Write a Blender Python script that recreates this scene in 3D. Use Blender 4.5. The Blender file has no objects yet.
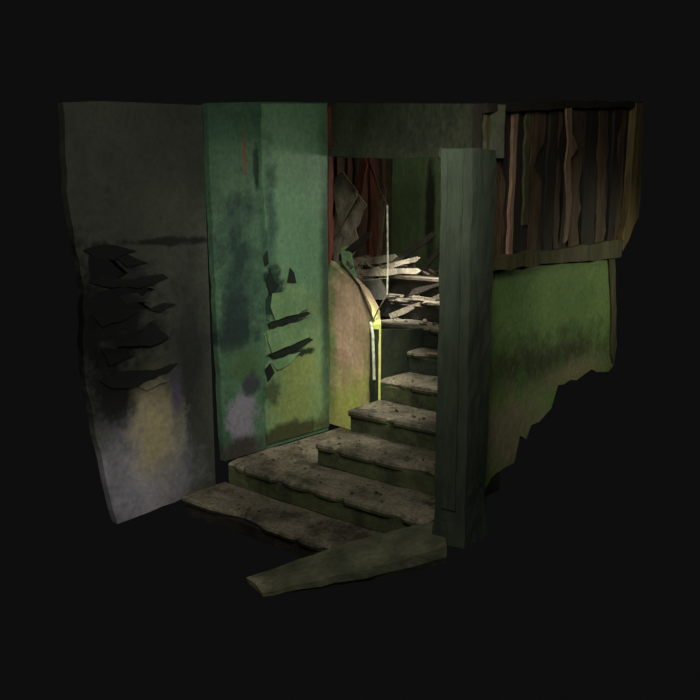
import bpy, bmesh, math, random
from mathutils import Vector, noise, Euler
from mathutils.geometry import tessellate_polygon
random.seed(7)
sc=bpy.context.scene
sc.view_settings.view_transform='Standard'
sc.view_settings.look='None'

def lin(c):
    return tuple(((v/255)/12.92 if v/255<=0.04045 else ((v/255+0.055)/1.055)**2.4) for v in c)+(1,)

# ---------------------------------------------------------------- materials
def mat(name, base, alt, scale=3.0, zones=(), rough=0.75, bump=0.25, fine=(30,0.25), cracks=None, aniso=None, third=None):
    """zones: (centre, radius, colour, raggedness, softness)"""
    m=bpy.data.materials.new(name); m.use_nodes=True
    nt=m.node_tree; N=nt.nodes; L=nt.links
    b=N['Principled BSDF']; b.inputs['Roughness'].default_value=rough
    b.inputs['Specular IOR Level'].default_value=0.3
    g=N.new('ShaderNodeNewGeometry'); pos=g.outputs['Position']
    if aniso:
        vm=N.new('ShaderNodeVectorMath'); vm.operation='MULTIPLY'; vm.inputs[1].default_value=aniso
        L.new(pos,vm.inputs[0]); tex=vm.outputs[0]
    else: tex=pos
    def nz(s,d=6,r=0.62,src=None):
        n=N.new('ShaderNodeTexNoise'); n.inputs['Scale'].default_value=s
        n.inputs['Detail'].default_value=d; n.inputs['Roughness'].default_value=r
        L.new(src or tex,n.inputs['Vector']); return n.outputs['Fac']
    def mrange(v,a,c,lo=0,hi=1):
        n=N.new('ShaderNodeMapRange'); n.inputs[1].default_value=a; n.inputs[2].default_value=c
        n.inputs[3].default_value=lo; n.inputs[4].default_value=hi; L.new(v,n.inputs[0]); return n.outputs[0]
    def mix(f,A,B,mode='MIX'):
        n=N.new('ShaderNodeMix'); n.data_type='RGBA'; n.blend_type=mode
        if isinstance(f,(int,float)): n.inputs[0].default_value=f
        else: L.new(f,n.inputs[0])
        for i,c in ((6,A),(7,B)):
            if isinstance(c,tuple): n.inputs[i].default_value=c
            else: L.new(c,n.inputs[i])
        return n.outputs[2]
    n1=nz(scale)
    col=mix(mrange(n1,0.35,0.65),lin(base),lin(alt))
    if third: col=mix(mrange(nz(scale*.8+.37,5,.7),0.5,0.66),col,lin(third))
    nr=nz(4.5,7,0.7)
    for zn in zones:
        ce,ra,cc,rag=zn[:4]; soft=zn[4] if len(zn)>4 else 0.5
        s=N.new('ShaderNodeVectorMath'); s.operation='SUBTRACT'; L.new(pos,s.inputs[0]); s.inputs[1].default_value=ce
        d=N.new('ShaderNodeVectorMath'); d.operation='DIVIDE'; L.new(s.outputs[0],d.inputs[0]); d.inputs[1].default_value=ra
        l=N.new('ShaderNodeVectorMath'); l.operation='LENGTH'; L.new(d.outputs[0],l.inputs[0])
        off=mrange(nr,0.3,0.7,-rag,rag)
        ad=N.new('ShaderNodeMath'); ad.operation='ADD'; L.new(l.outputs['Value'],ad.inputs[0]); L.new(off,ad.inputs[1])
        f=mrange(ad.outputs[0],1.1,1.1-soft)
        col=mix(f,col,lin(cc))
    nf=nz(fine[0],4,0.6)
    fm=mrange(nf,0.3,0.7,1-fine[1],1+fine[1]*0.4)
    cb=N.new('ShaderNodeCombineColor')
    for i in range(3): L.new(fm,cb.inputs[i])
    col=mix(1.0,col,cb.outputs[0],'MULTIPLY')
    if cracks:
        v=N.new('ShaderNodeTexVoronoi'); v.feature='DISTANCE_TO_EDGE'; v.inputs['Scale'].default_value=cracks[0]
        w=N.new('ShaderNodeVectorMath'); w.operation='ADD'; L.new(pos,w.inputs[0])
        nn=N.new('ShaderNodeTexNoise'); nn.inputs['Scale'].default_value=5; L.new(pos,nn.inputs['Vector'])
        L.new(nn.outputs['Color'],w.inputs[1]); L.new(w.outputs[0],v.inputs['Vector'])
        f=mrange(v.outputs['Distance'],0.0,cracks[1],1,0)
        gate=mrange(nz(1.7,2),0.5,0.62)
        mm=N.new('ShaderNodeMath'); mm.operation='MULTIPLY'; L.new(f,mm.inputs[0]); L.new(gate,mm.inputs[1])
        col=mix(mm.outputs[0],col,lin(cracks[2]))
    L.new(col,b.inputs['Base Color'])
    bp=N.new('ShaderNodeBump'); bp.inputs['Strength'].default_value=bump; bp.inputs['Distance'].default_value=0.03
    L.new(nz(scale*4,8,0.7),bp.inputs['Height']); L.new(bp.outputs[0],b.inputs['Normal'])
    return m

M={}
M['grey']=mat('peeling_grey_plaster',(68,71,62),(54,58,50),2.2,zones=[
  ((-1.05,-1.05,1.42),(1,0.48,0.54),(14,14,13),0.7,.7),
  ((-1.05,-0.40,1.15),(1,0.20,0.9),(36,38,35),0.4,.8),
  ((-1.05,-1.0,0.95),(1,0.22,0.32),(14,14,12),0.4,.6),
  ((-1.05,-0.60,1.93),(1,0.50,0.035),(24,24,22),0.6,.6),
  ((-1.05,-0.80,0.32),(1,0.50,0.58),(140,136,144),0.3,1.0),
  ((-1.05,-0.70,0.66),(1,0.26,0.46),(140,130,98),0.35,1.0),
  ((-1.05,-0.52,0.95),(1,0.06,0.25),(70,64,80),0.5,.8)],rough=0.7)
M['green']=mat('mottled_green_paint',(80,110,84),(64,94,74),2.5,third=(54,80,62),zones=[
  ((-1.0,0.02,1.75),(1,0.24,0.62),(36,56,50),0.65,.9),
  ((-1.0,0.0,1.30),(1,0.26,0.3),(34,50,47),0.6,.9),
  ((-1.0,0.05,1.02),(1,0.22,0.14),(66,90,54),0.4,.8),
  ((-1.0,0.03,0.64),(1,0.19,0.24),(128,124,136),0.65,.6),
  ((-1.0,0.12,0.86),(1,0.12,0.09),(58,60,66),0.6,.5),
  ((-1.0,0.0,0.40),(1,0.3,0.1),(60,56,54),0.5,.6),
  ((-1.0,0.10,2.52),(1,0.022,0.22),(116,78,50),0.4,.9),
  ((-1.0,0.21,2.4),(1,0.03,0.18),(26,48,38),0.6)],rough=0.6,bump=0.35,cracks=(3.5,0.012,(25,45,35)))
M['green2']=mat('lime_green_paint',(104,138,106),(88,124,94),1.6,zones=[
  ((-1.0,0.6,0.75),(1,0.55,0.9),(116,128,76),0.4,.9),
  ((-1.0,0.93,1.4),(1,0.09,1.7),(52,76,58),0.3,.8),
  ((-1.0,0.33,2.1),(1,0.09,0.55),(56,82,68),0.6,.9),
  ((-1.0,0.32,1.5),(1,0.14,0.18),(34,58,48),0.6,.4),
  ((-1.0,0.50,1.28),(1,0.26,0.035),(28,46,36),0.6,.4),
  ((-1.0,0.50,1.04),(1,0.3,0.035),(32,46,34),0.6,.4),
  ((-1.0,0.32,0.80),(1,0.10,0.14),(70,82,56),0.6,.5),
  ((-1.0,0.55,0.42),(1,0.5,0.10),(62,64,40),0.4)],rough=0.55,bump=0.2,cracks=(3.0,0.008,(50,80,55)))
M['flap']=mat('loose_paint_flake',(110,140,98),(90,118,80),4)
M['char']=mat('black_flake',(12,12,10),(7,7,6),4)
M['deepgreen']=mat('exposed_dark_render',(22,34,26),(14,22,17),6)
M['step_riser']=mat('painted_stair_riser',(80,86,54),(48,54,36),4,cracks=(6,0.02,(25,25,18)),bump=0.5,third=(40,38,28))
M['tread']=mat('worn_concrete_tread',(132,122,104),(90,84,70),4,bump=0.7,fine=(45,0.55),cracks=(5,0.02,(40,35,28)),third=(56,51,42))
M['dark_riser']=mat('grimy_concrete',(50,47,38),(30,28,23),6,bump=0.6)
M['string']=mat('dark_green_string',(42,50,34),(26,32,22),4,bump=0.5)
M['pillar']=mat('dark_green_pillar_paint',(58,67,53),(40,48,39),3,aniso=(1,1,0.25),bump=0.4,cracks=(4,0.01,(18,26,20)))
M['lintel']=mat('dusty_olive_lintel_paint',(74,77,58),(50,57,43),3,bump=0.4,fine=(25,0.4))
M['rgreen']=mat('moss_green_wall_paint',(98,120,66),(80,104,56),2.2,zones=[
  ((1.0,0.9,1.20),(1,1.2,0.22),(54,62,38),0.6,.8),
  ((1.0,0.3,0.84),(1,0.6,0.30),(118,112,86),0.6,.8),
  ((1.0,1.3,1.04),(1,0.6,0.12),(104,100,72),0.6,.8)],rough=0.5,bump=0.3,cracks=(3,0.008,(40,50,25)))
M['wood']=mat('rotten_brown_timber',(88,68,46),(46,35,24),5,aniso=(3,3,0.5),bump=0.6,fine=(60,0.45))
M['wood_dark']=mat('charred_timber',(40,33,23),(24,20,14),5,aniso=(3,3,0.5),bump=0.6)
M['wood_grey']=mat('weathered_grey_board',(112,104,86),(66,60,48),6,aniso=(2,2,1),bump=0.6)
M['wood_pink']=mat('faded_pink_lath',(136,106,88),(90,74,54),6,aniso=(3,3,0.5),bump=0.4)
M['wood_green']=mat('green_stained_lath',(76,73,43),(54,53,32),6,aniso=(3,3,0.5),bump=0.4)
M['ochre']=mat('ochre_jamb',(110,92,52),(74,64,36),5,aniso=(3,3,0.4),bump=0.4)
M['pink']=mat('glow_tinted_balustrade_plaster',(200,168,142),(180,154,124),3,zones=[
  ((-0.80,1.0,0.44),(0.7,0.6,0.44),(184,190,98),0.4,.9),  # yellow-green glow along bottom and right edge, painted into the plaster colour
  ((-0.50,0.85,0.95),(0.20,0.35,1.0),(190,200,100),0.4,.9),
  ((-1.10,1.0,1.1),(0.08,0.3,0.9),(120,140,84),0.4,.8),
  ((-0.9,0.95,1.72),(0.6,0.4,0.20),(108,120,78),0.4,.8)],rough=0.6)
M['red']=mat('red_oxide_paint',(108,50,36),(60,32,24),5,aniso=(2,2,0.4),bump=0.4)
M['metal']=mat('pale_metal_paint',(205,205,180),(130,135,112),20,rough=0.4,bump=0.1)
M['rubble']=mat('plaster_rubble',(116,106,88),(58,52,42),14,bump=0.6,third=(64,46,34))
M['hallbrown']=mat('sooty_brown_plaster',(84,62,46),(44,38,28),2.5,bump=0.4)
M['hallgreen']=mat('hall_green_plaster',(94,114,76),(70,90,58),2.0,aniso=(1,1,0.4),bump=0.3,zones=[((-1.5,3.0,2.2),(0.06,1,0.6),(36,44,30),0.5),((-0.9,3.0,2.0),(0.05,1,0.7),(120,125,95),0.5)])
M['curb']=mat('mossy_concrete_stringer',(98,98,76),(60,63,47),5,bump=0.6,fine=(40,0.45),zones=[((.12,-.97,.05),(.14,.12,.2),(150,144,120),.5,.8)])

# ---------------------------------------------------------------- helpers
def obj(name,bm,mats,parent=None,smooth=False):
    me=bpy.data.meshes.new(name); bmesh.ops.recalc_face_normals(bm,faces=bm.faces); bm.to_mesh(me); bm.free()
    o=bpy.data.objects.new(name,me); bpy.context.collection.objects.link(o)
    for m in (mats if isinstance(mats,(list,tuple)) else [mats]): me.materials.append(m)
    if smooth:
        for p in me.polygons: p.use_smooth=True
    if parent: o.parent=parent
    return o
def empty(name):
    e=bpy.data.objects.new(name,None); e.empty_display_size=0.2; bpy.context.collection.objects.link(e); return e
def ragged(loop,step,amp,keep=()):
    out=[]
    for i,a in enumerate(loop):
        b=loop[(i+1)%len(loop)]
        A=Vector(a);B=Vector(b); n=max(1,int((B-A).length/step))
        am=0.0 if i in keep else amp
        for k in range(n):
            p=A.lerp(B,k/n)
            if k>0: p=p+Vector((random.uniform(-am,am),random.uniform(-am,am)))
            out.append((p.x,p.y))
    return out
def slab(bm,place,loops,t,mi=0):
    flat=[p for l in loops for p in l]
    tris=tessellate_polygon([[Vector((p[0],p[1],0)) for p in l] for l in loops])
    f=[bm.verts.new(place(p[0],p[1],0)) for p in flat]
    b=[bm.verts.new(place(p[0],p[1],t)) for p in flat]
    for a in tris:
        for vs in (f,b):
            try: bm.faces.new([vs[i] for i in a]).material_index=mi
            except ValueError: pass
    k=0
    for l in loops:
        n=len(l)
        for i in range(n):
            j=(i+1)%n
            try: bm.faces.new([f[k+i],f[k+j],b[k+j],b[k+i]]).material_index=mi
            except ValueError: pass
        k+=n
def X(x0,sgn=1): return lambda u,v,w: Vector((x0+sgn*w,u,v))
def box(bm,p0,p1,cells=(1,1,1),amp=0,mi=0):
    nx,ny,nz=cells; V={}
    def g(i,j,k):
        if (i,j,k) not in V:
            c=Vector((p0[0]+(p1[0]-p0[0])*i/nx,p0[1]+(p1[1]-p0[1])*j/ny,p0[2]+(p1[2]-p0[2])*k/nz))
            if amp: c+=(noise.noise_vector(c*4)+0.6*noise.noise_vector(c*13))*amp
            V[(i,j,k)]=bm.verts.new(c)
        return V[(i,j,k)]
    def face(*q): bm.faces.new([g(*a) for a in q]).material_index=mi
    for i in range(nx):
        for j in range(ny):
            for k in (0,nz): face((i,j,k),(i+1,j,k),(i+1,j+1,k),(i,j+1,k))
    for i in range(nx):
        for k in range(nz):
            for j in (0,ny): face((i,j,k),(i+1,j,k),(i+1,j,k+1),(i,j,k+1))
    for j in range(ny):
        for k in range(nz):
            for i in (0,nx): face((i,j,k),(i,j+1,k),(i,j+1,k+1),(i,j,k+1))
    return list(V.values())
def flake(bm,x,pts,tilt,mi,rag=0.006):
    """thin torn sheet on a x=const wall; tilt lifts the lower points off the wall"""
    pts=ragged(pts,.06,rag)
    zs=[p[1] for p in pts]; zt=max(zs); h=max(1e-3,zt-min(zs))
    slab(bm,lambda u,v,w:Vector((x+tilt*max(0,(zt-v)/h)-.001+w,u,v)),[pts],.004,mi=mi)

# ---------------------------------------------------------------- left wall (grey)
bm=bmesh.new()
outl=[(-1.25,2.75),(-1.0,2.78),(-.6,2.80),(-.22,2.82),(-.20,.17),(-.48,.15),(-.77,.13),(-1.03,.12),(-1.13,.64),(-1.20,1.04),(-1.21,1.36),(-1.18,1.66),(-1.23,2.02),(-1.26,2.25)]
holes=[[(-1.14,1.86),(-1.0,1.87),(-.86,1.74),(-.96,1.70),(-1.12,1.69)],
 [(-1.09,1.63),(-.9,1.66),(-.66,1.62),(-.76,1.54),(-.70,1.50),(-.95,1.53),(-1.04,1.49)],
 [(-.94,1.33),(-.72,1.38),(-.62,1.27),(-.87,1.27)],
 [(-1.09,1.12),(-.95,1.09),(-.58,1.07),(-.88,1.03),(-1.06,1.05)]]
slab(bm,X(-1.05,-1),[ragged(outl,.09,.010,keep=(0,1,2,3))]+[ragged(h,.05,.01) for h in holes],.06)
for pts,t in (([(-1.18,1.90),(-1.02,1.93),(-.80,1.88),(-.98,1.83),(-1.1,1.85)],.02),
            ([(-1.14,1.70),(-1.02,1.74),(-.84,1.70),(-.60,1.72),(-.56,1.69),(-.80,1.64),(-1.0,1.66)],.015),
            ([(-.95,1.84),(-.86,1.86),(-.72,1.80),(-.88,1.78)],.015),
            ([(-1.14,1.50),(-.97,1.54),(-.80,1.49),(-.94,1.44),(-1.08,1.42)],.01),
            ([(-.98,1.29),(-.84,1.33),(-.70,1.42),(-.58,1.30),(-.74,1.26)],.03),
            ([(-1.1,1.30),(-.98,1.27),(-.86,1.21),(-1.04,1.17)],.01),
            ([(-1.12,1.09),(-.90,1.12),(-.70,1.09),(-.50,1.11),(-.60,1.06),(-.90,1.01),(-1.04,1.03)],.02),
            ([(-.74,1.50),(-.60,1.53),(-.50,1.51),(-.64,1.47)],.01)):
    flake(bm,-1.045,pts,t,1,.010)
for pts in ([(-.95,1.60),(-.80,1.61),(-.74,1.55),(-.9,1.55)],[(-.84,1.01),(-.66,1.05),(-.6,1.0),(-.78,.97)]):
    flake(bm,-1.045,pts,.015,0)
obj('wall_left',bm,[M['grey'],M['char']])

# ---------------------------------------------------------------- green stairwell wall (pier)
bm=bmesh.new()
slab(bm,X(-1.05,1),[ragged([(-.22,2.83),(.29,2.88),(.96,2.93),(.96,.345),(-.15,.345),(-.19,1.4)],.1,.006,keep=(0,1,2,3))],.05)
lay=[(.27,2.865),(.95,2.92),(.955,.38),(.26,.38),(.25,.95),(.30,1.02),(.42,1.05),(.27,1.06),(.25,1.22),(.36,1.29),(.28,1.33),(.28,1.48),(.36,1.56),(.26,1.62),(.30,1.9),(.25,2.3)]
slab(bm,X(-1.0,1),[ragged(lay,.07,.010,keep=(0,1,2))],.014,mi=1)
for pts,t,mi in (([(.27,1.62),(.31,1.71),(.35,1.62),(.40,1.57),(.31,1.50)],.004,4),
              ([(.52,1.70),(.56,1.66),(.58,1.58),(.48,1.59)],.008,4),
              ([(.28,1.30),(.48,1.33),(.70,1.35),(.74,1.33),(.56,1.29),(.30,1.26)],.003,4),
              ([(.27,1.07),(.46,1.10),(.72,1.14),(.77,1.12),(.60,1.06),(.34,1.03)],.003,4),
              ([(.24,.96),(.30,1.00),(.34,.92),(.27,.86)],.003,4),
              ([(.25,1.80),(.29,1.84),(.30,1.74),(.26,1.72)],.003,4),
              ([(.33,1.52),(.50,1.53),(.66,1.58),(.72,1.50),(.70,1.37),(.52,1.34),(.34,1.32),(.30,1.42)],.022,2),
              ([(.26,1.25),(.44,1.26),(.70,1.30),(.75,1.22),(.72,1.15),(.50,1.11),(.30,1.08)],.022,2),
              ([(.31,1.00),(.50,1.04),(.62,1.04),(.50,.97),(.36,.94)],.012,2)):
    flake(bm,-.984 if mi==2 else -.9835,pts,t,mi,.009)
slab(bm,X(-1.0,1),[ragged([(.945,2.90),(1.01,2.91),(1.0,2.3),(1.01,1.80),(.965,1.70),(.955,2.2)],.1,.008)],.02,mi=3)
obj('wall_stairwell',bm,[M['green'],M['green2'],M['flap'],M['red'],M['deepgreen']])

# ---------------------------------------------------------------- right wall (seen from its outer face)
bm=bmesh.new()
low=[(0,1.82),(1.0,1.81),(1.72,1.79),(1.80,1.62),(1.84,1.42),(1.90,1.15),(1.86,1.0),(1.78,.97),(1.58,1.0),(1.50,1.03),(1.27,.99),(1.0,1.0),(.92,.86),(.84,.83),(.66,.80),(.60,.72),(.52,.76),(.46,.60),(.2,.575),(0,.45)]
slab(bm,X(1.0,-1),[ragged(low,.09,.016,keep=(0,1,19))],.06)
obj('wall_right',bm,M['rgreen'])
pan=empty('timber_panelling')
bm=bmesh.new()
up=[(-.02,2.70),(1.0,2.80),(2.03,2.88),(2.07,2.3),(2.07,2.09),(1.90,1.93),(1.76,1.84),(0,1.83)]
slab(bm,X(1.0,-1),[ragged(up,.1,.012,keep=(0,1,7,6))],.05)
obj('backing_boards',bm,M['wood_dark'],pan)
bm=bmesh.new()
for i,(y,w,mi,t,zb) in enumerate(((.0,.13,3,.02,1.88),(.14,.10,0,.012,1.88),(.27,.05,2,.02,1.88),(.34,.07,1,.01,1.9),(.44,.06,3,.015,2.05),
      (.52,.16,0,.010,1.88),(.70,.12,1,.015,1.88),(.83,.08,0,.01,1.88),(1.02,.16,0,.015,1.88),(1.20,.20,1,.02,1.88),(1.42,.16,0,.012,1.9),(1.60,.12,1,.02,1.9),(1.73,.12,0,.01,1.9))):
    t0=2.66+.085*y; n=10; l=[];r=[]; lean=random.uniform(-.025,.025)
    for k in range(n+1):
        z=zb+(t0-zb)*k/n
        l.append((y+lean*k/n+random.uniform(-.008,.016),z)); r.append((y+lean*k/n+w*random.uniform(.75,1.08),z+random.uniform(-.02,.02)*(0<k<n)))
    if random.random()<.6:
        q=random.randint(2,7)
        r=[(p[0]-(w*.5 if (k in (q,q+1)) else 0),p[1]) for k,p in enumerate(r)]
    slab(bm,X(1.0,1),[l[::-1]+r],t,mi=mi)
obj('vertical_boards',bm,[M['wood'],M['wood_dark'],M['wood_pink'],M['wood_green']],pan)
bm=bmesh.new()
slab(bm,X(1.0,1),[ragged([(-.02,2.70),(1.0,2.80),(2.03,2.88),(2.03,2.84),(1.0,2.76),(-.02,2.65)],.12,.008)],.04)
obj('head_rail',bm,M['wood_dark'],pan)
bm=bmesh.new()
slab(bm,X(1.0,1),[ragged([(0,1.89),(1.0,1.90),(1.8,1.92),(1.78,1.80),(1.0,1.81),(0,1.81)],.12,.01)],.05)
obj('sill_rail',bm,M['wood_green'],pan)
bm=bmesh.new()
slab(bm,X(1.0,1),[ragged([(1.90,2.86),(2.02,2.87),(2.06,2.3),(2.05,2.08),(1.90,1.92),(1.80,1.84),(1.78,1.95),(1.86,2.15)],.1,.01)],.05)
obj('jamb_board',bm,M['ochre'],pan)
bm=bmesh.new()
slab(bm,X(1.0,1),[ragged([(1.66,1.80),(1.76,1.80),(1.80,1.62),(1.84,1.42),(1.88,1.15),(1.84,1.02),(1.79,1.10),(1.76,1.4)],.08,.010)],.012)
obj('torn_strip',bm,M['wood_green'],pan)
bm=bmesh.new()
slab(bm,X(1.035,1),[ragged([(.86,2.74),(.93,2.75),(.95,2.60),(1.04,2.52),(.95,2.45),(.98,2.2),(.95,1.95),(.91,1.93),(.93,2.2),(.88,2.4),(.91,2.55)],.08,.006)],.012)
obj('curled_lath',bm,M['wood_pink'],pan)

# ---------------------------------------------------------------- pillar & lintel
bm=bmesh.new()
vs=box(bm,(.90,-.24,.30),(1.095,-.02,2.46),cells=(4,4,30),amp=.010)
for v in vs:
    if v.co.z<.50:
        k=(.50-v.co.z)*.12; v.co.x+=k*(1 if v.co.x>.98 else -1)*.5; v.co.y+=k*(1 if v.co.y>-.12 else -1)*.5
        v.co.z+=noise.noise(v.co*9)*.02
box(bm,(.95,-.253,.5),(1.04,-.233,2.4),cells=(2,1,16),amp=.004)
obj('pillar',bm,M['pillar'])

A=Vector((-.98,.985,0)); B=Vector((1.0,-.005,0)); D=(B-A).normalized(); P=Vector((-D.y,D.x,0)); Ln=(B-A).length
bm=bmesh.new()
slab(bm,lambda u,v,w:A+D*u+P*w+Vector((0,0,v)),[ragged([(0,2.93),(Ln,2.70),(Ln,2.42),(Ln*.75,2.445),(Ln*.45,2.475),(0,2.53)],.12,.008,keep=(0,))],.14)
slab(bm,lambda u,v,w:A+D*u-P*w+Vector((0,0,v)),[ragged([(0.02,2.60),(Ln*.8,2.50),(Ln*.8,2.44),(Ln*.45,2.47),(0.02,2.53)],.12,.006)],.02)
obj('lintel',bm,M['lintel'])

# ---------------------------------------------------------------- staircase
st=empty('staircase')
def step(name,x0,x1,y0,y1,z,zb,riser=0):
    bm=bmesh.new()
    nx=max(6,int((x1-x0)/.035)); ny=6
    rows=[]
    prof=[(y0+.03,zb),(y0+.03,z-.09),(y0+.028,z-.055),(y0+.004,z-.05),(y0,z-.03),(y0+.002,z-.008),(y0+.012,z)]+[(y0+.012+(y1-y0-.012)*k/ny,z) for k in range(1,ny+1)]
    for j in range(nx+1):
        x=x0+(x1-x0)*j/nx; row=[]
        chip=max(0,noise.noise(Vector((x*3.1,z*9,1.3)))-.12)*.13+max(0,noise.noise(Vector((x*11,z*5,4.3)))-.1)*.06
        for k,(y,zz) in enumerate(prof):
            yy=y;z2=zz
            if 3<=k<=6: yy+=chip; z2-=chip*(.5 if k>=5 else 0)
            if k>=6: z2+=noise.noise(Vector((x*5,yy*5,z)))*.010-.006*math.exp(-((x-(x0+x1)/2)/.4)**2)
            if k<3: yy+=noise.noise(Vector((x*6,zz*6,z*3)))*.008
            row.append(bm.verts.new((x,yy,z2)))
        row.append(bm.verts.new((x,y1,zb)))
        rows.append(row)
    n=len(rows[0])
    for j in range(nx):
        for k in range(n):
            k2=(k+1)%n
            f=bm.faces.new([rows[j][k],rows[j+1][k],rows[j+1][k2],rows[j][k2]])
            f.material_index=0 if 4<=k<n-2 else 1
    for row in (rows[0],rows[-1]): bm.faces.new(row).material_index=1
    return obj(name,bm,[M['tread'],(M['step_riser'],M['dark_riser'],M['string'])[riser]],st)
step('step_1',-1.045,.50,-.51,-.12,.17,.03,1)
step('step_2',-.995,.78,-.15,.50,.34,.17)
bm=bmesh.new(); box(bm,(-.995,.49,.20),(-.40,1.22,.338),cells=(8,10,1),amp=.004); obj('quarter_landing',bm,M['tread'],st)
step('step_3',-.45,.82,.21,.60,.51,.345)
step('step_4',-.45,.70,.57,.96,.68,.40)
step('step_5',-.45,.45,.93,1.32,.85,.50)
step('step_6',-.46,.30,1.29,1.53,1.02,.60,2)
step('step_7',-.95,.10,1.50,1.80,1.19,1.03,2)
step('step_8',-1.25,-.05,1.78,2.07,1.36,1.19,1)
step('landing',-1.95,-.30,2.05,3.04,1.53,1.2,1)
step('landing_wing',-1.95,-1.02,1.22,1.775,1.53,1.36,1)
bm=bmesh.new()
slab(bm,X(-.47,-1),[ragged([(.90,1.24),(1.2,1.20),(1.55,1.17),(1.55,.6),(.90,.5)],.1,.01)],.05)
obj('side_string',bm,M['string'],st)

bm=bmesh.new()
bl=[(.06,-.92,.05),(.21,-.72,.11),(.36,-.51,.185),(.58,-.30,.27),(.84,-.12,.36)]
fr=[(.27,-.985,.04),(.46,-.80,.10),(.64,-.62,.155),(.82,-.45,.22),(1.02,-.30,.31)]
ring=[]
for i,(a,c) in enumerate(zip(bl,fr)):
    a=Vector(a);c=Vector(c)
    mid=a.lerp(c,.5)+Vector((0,0,.012)); low=(.035,.06,.08,.10,.12)[i]
    ring.append([bm.verts.new(p) for p in (a,mid,c,c+Vector((.0,0,-low*.6)),c+Vector((-.02,.02,-low)),a+Vector((0.02,0,-low)))])
for i in range(len(ring)-1):
    for k in range(6):
        bm.faces.new([ring[i][k],ring[i+1][k],ring[i+1][(k+1)%6],ring[i][(k+1)%6]])
bm.faces.new(ring[0]); bm.faces.new(ring[-1])
bmesh.ops.subdivide_edges(bm,edges=bm.edges[:],cuts=3,use_grid_fill=True)
for v in bm.verts: v.co+=noise.noise_vector(v.co*9)*.012
obj('kerb',bm,M['curb'],st)

# plastered balustrade beside the flight
bm=bmesh.new()
path=[Vector((-1.30,1.14,0)),Vector((-1.12,1.12,0)),Vector((-.98,1.10,0)),Vector((-.84,1.075,0)),Vector((-.70,1.04,0)),Vector((-.58,1.0,0)),Vector((-.50,.92,0))]
tops=[1.74,1.70,1.62,1.58,1.50,1.38,1.27]
rows=[]; n=len(path)
for i,p in enumerate(path):
    d=(path[min(i+1,n-1)]-path[max(i-1,0)]).normalized(); nn=Vector((-d.y,d.x,0))*.06
    rows.append([[bm.verts.new(p+Vector((0,0,.345+(tops[i]-.345)*k/8))+noise.noise_vector(Vector((i*.8,k*.8,2)))*.022*(k>0)) for k in range(9)],
                 [bm.verts.new(p+nn+Vector((0,0,.345+(tops[i]-.345)*k/8))) for k in range(9)]])
for i in range(n-1):
    for s in (0,1):
        for k in range(8): bm.faces.new([rows[i][s][k],rows[i+1][s][k],rows[i+1][s][k+1],rows[i][s][k+1]])
    bm.faces.new([rows[i][0][8],rows[i+1][0][8],rows[i+1][1][8],rows[i][1][8]])
for i in (0,n-1):
    for k in range(8): bm.faces.new([rows[i][0][k],rows[i][0][k+1],rows[i][1][k+1],rows[i][1][k]])
obj('balustrade',bm,M['pink'],st)

rp=empty('railing_post')
def tube(name,pts,rad,m,parent):
    cu=bpy.data.curves.new(name,'CURVE'); cu.dimensions='3D'; cu.bevel_depth=rad; cu.bevel_resolution=3
    s=cu.splines.new('POLY'); s.points.add(len(pts)-1)
    for q,p in zip(s.points,pts): q.co=(*p,1)
    cu.use_fill_caps=True
    cu.materials.append(m)
    o=bpy.data.objects.new(name,cu); bpy.context.collection.objects.link(o); o.parent=parent; return o
tube('upright',[(-.40,.96,1.50),(-.395,.96,1.75),(-.40,.955,2.16)],.007,M['metal'],rp)
tube('top_bar',[(-.40,.955,2.16),(-.60,1.1,2.28),(-.9,1.35,2.5)],.007,M['wood'],rp)
tube('lit_edge_bracket',[(-.50,.89,1.29),(-.455,.86,1.20),(-.445,.86,1.0),(-.44,.86,.86)],.012,M['metal'],rp)  # pale bracket strip standing in for light caught on the balustrade's edge
tube('brace',[(-.40,.96,1.50),(-.45,.93,1.40),(-.50,.90,1.28)],.005,M['wood_grey'],rp)
tube('handrail_bar',[(-.50,.92,1.30),(-.75,1.05,1.54),(-1.0,1.12,1.70)],.009,M['wood_dark'],rp)

# ---------------------------------------------------------------- hall behind
bm=bmesh.new()
slab(bm,lambda u,v,w:Vector((u,3.05+w,v)),[ragged([(-1.99,2.95),(.3,2.95),(.3,1.2),(-1.99,1.2)],.2,.006)],.08)
obj('wall_back',bm,M['hallgreen'])
bm=bmesh.new()
slab(bm,X(-2.0,-1),[ragged([(1.1,2.9),(3.05,2.95),(3.05,1.2),(1.1,1.2)],.2,.006)],.08)
for (y,w,zt,mi) in ((2.65,.13,2.85,1),(2.42,.07,2.8,2),(2.15,.14,2.75,3),(1.9,.1,2.8,2),(2.85,.06,2.8,3),(2.3,.06,2.8,1)):
    slab(bm,X(-2.0,1),[ragged([(y,zt),(y+w,zt),(y+w*.8,2.2),(y+w,1.56),(y,1.56),(y+.02,2.2)],.1,.012)],.04,mi=mi)
obj('wall_hall',bm,[M['hallbrown'],M['red'],M['wood_dark'],M['wood']])
rub=empty('rubble_heap')
bm=bmesh.new()
o0=Vector((-1.50,1.45,1.535)); e1=Vector((.62,.25,0)); e2=Vector((.05,-.02,1))
pl=lambda u,v,w:o0+e1*u+e2*v+Vector((.2,-.6,0))*w
slab(bm,pl,[ragged([(0,.05),(.25,.0),(.50,.30),(.44,.42),(.58,.62),(.25,.90),(.12,.8),(.2,.5)],.08,.02)],.03,mi=4)
def plank(a,b,w,t,mi=0):
    a=Vector(a);b=Vector(b); d=(b-a); L=d.length; d.normalize()
    s=d.cross(Vector((.3,-.8,.2))).normalized(); q=d.cross(s).normalized()
    slab(bm,lambda u,v,ww:a+d*u+s*v+q*ww,[ragged([(0,-w/2),(L,-w/3),(L+.03,0),(L-.02,w/2),(0,w/2)],.12,.01)],t,mi=mi)
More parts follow.
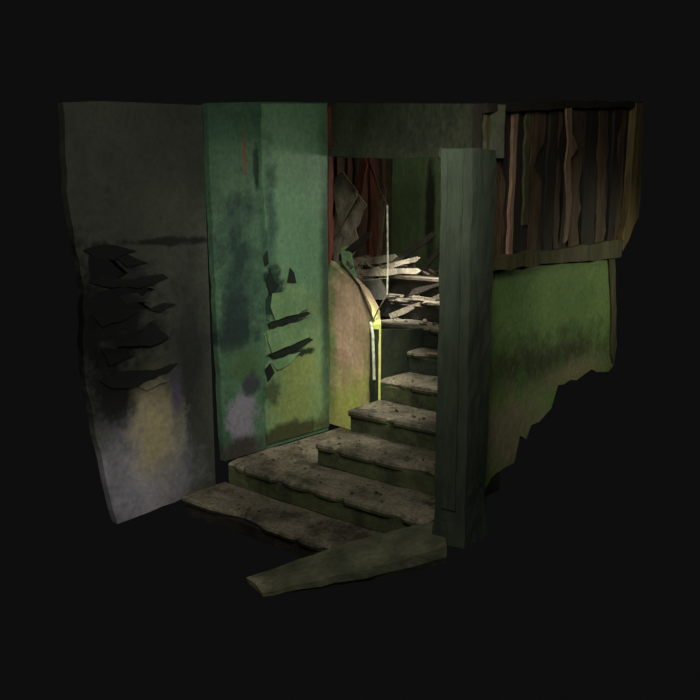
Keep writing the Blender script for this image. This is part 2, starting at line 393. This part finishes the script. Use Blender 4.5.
plank((-1.7,1.5,1.54),(-1.05,1.35,2.25),.05,.02,4)
plank((-1.3,1.3,1.56),(-1.75,1.9,2.4),.05,.02,1)
plank((-1.15,1.5,1.56),(-1.6,1.6,2.0),.08,.02,4)
plank((-1.8,1.6,1.6),(-.95,1.75,1.72),.07,.02,4)
plank((-1.35,1.30,1.58),(-.80,1.9,1.60),.06,.02,4)
plank((-1.0,2.2,1.55),(-.9,2.9,2.1),.05,.02,1)
plank((-1.6,1.8,1.56),(-1.5,2.0,2.55),.09,.02,2)
plank((-1.1,1.7,1.56),(-1.0,2.4,1.9),.06,.02,1)
plank((-1.5,1.5,1.62),(-.98,1.45,1.92),.05,.02,1)
plank((-1.75,1.4,1.6),(-1.3,1.5,2.1),.09,.02,0)
plank((-1.25,1.9,1.55),(-1.35,2.1,2.3),.05,.02,0)
plank((-1.05,1.30,1.56),(-1.3,1.5,1.80),.10,.02,3)
plank((-.95,1.9,1.38),(-.45,2.05,1.56),.05,.02,1)
plank((-.95,1.70,1.21),(-.55,1.95,1.42),.05,.02,4)
plank((-1.2,1.6,1.56),(-.85,1.95,1.70),.05,.02,4)
obj('broken_boards',bm,[M['wood'],M['wood_dark'],M['red'],M['flap'],M['wood_grey']],rub)
bm=bmesh.new()
def shard(c,s,flat=.4):
    r=bmesh.ops.create_icosphere(bm,subdivisions=1,radius=1)
    ax=[s*random.uniform(.5,1.4),s*random.uniform(.3,1.1),s*flat*random.uniform(.4,1.2)]
    R=Euler((random.uniform(-.7,.7),random.uniform(-.7,.7),random.uniform(0,6.3))).to_matrix()
    for v in r['verts']:
        k=random.uniform(.6,1.25)
        v.co=R@Vector((v.co.x*ax[0]*k,v.co.y*ax[1]*k,v.co.z*ax[2]*k))+Vector(c)
for _ in range(150):
    x=random.uniform(-1.85,-1.06); yv=random.uniform(1.25,2.3)
    shard((x,yv,1.55+random.uniform(0,.12)),random.uniform(.02,.11),.35)
for _ in range(30): shard((random.uniform(-1.0,-.4),random.uniform(2.12,2.6),1.56),random.uniform(.02,.06))
obj('plaster_lumps',bm,M['rubble'],rub)
bm=bmesh.new()
for z,ya,yb,xa,xb,n in ((.17,-.44,-.2,-1,.3,22),(.34,-.08,.18,-.95,.7,34),(.34,.2,.8,-.95,-.52,20),(.51,.27,.54,-.4,.7,28),(.68,.63,.9,-.4,.6,20),(.85,.99,1.26,-.4,.4,14),(1.02,1.34,1.47,-.4,.2,8),(1.19,1.55,1.75,-.9,0,26),(1.36,1.84,2.03,-1.2,-.1,26)):
    for _ in range(n):
        shard((random.uniform(xa,xb),random.uniform(ya,yb),z+.004),random.uniform(.005,.022)*(1.5 if z>1.1 else 1),.5)
obj('debris',bm,M['rubble'],st)

# ---------------------------------------------------------------- world & lights
w=bpy.data.worlds.new('dark'); sc.world=w; w.use_nodes=True
w.node_tree.nodes['Background'].inputs[0].default_value=lin((14,14,14)); w.node_tree.nodes['Background'].inputs[1].default_value=1
def lamp(name,kind,loc,tgt,e,col,size=.3,cone=None,blend=1):
    l=bpy.data.lights.new(name,kind); l.energy=e; l.color=col
    if kind=='AREA': l.size=size
    else: l.shadow_soft_size=size
    if kind=='SPOT': l.spot_size=math.radians(cone); l.spot_blend=blend
    o=bpy.data.objects.new(name,l); bpy.context.collection.objects.link(o); o.location=loc
    o.rotation_euler=(Vector(tgt)-Vector(loc)).to_track_quat('-Z','Y').to_euler(); return o
lamp('stair_light','SPOT',(-.1,1.8,2.85),(-.88,1.85,1.36),900,(1,.98,.9),.05,28)
lamp('stair_spill','SPOT',(.1,.75,2.40),(-.50,.85,.75),110,(1,1,.84),.05,50)
lamp('balustrade_fill','SPOT',(.25,-.55,2.3),(-.80,1.05,.98),60,(1,1,.86),.1,28)  # unseen spot added only to brighten the balustrade
lamp('hall_glow','POINT',(-.3,2.2,2.4),(0,0,0),24,(1,.96,.82),.15)
lamp('entry_wall_fill','SPOT',(1.9,-1.6,3.2),(-.9,.72,1.2),370,(1,1,.88),.35,45)  # added off-view spot that brightens the green wall and the steps
lamp('entry_fill','AREA',(2.6,-3.0,3.4),(.2,.3,.8),74,(1,1,.88),1.2)
lamp('low_wall_fill','SPOT',(.1,-1.9,1.2),(-1.05,-.75,.48),42,(1,.97,.95),.1,44)  # added spot without a visible source, brightens the lower grey wall
lamp('right_wall_fill','SPOT',(3.4,2.2,2.5),(1,1.35,1.55),150,(1,1,.82),.2,42)  # added fill spot for the right wall's outer face, no window modelled

cam=bpy.data.objects.new('camera',bpy.data.cameras.new('camera'))
bpy.context.collection.objects.link(cam)
cam.location=(3.5,-4,2.19); cam.rotation_euler=(math.radians(80),0,math.radians(40.7))
cam.data.sensor_width=36; cam.data.lens=36*845/700
sc.camera=cam
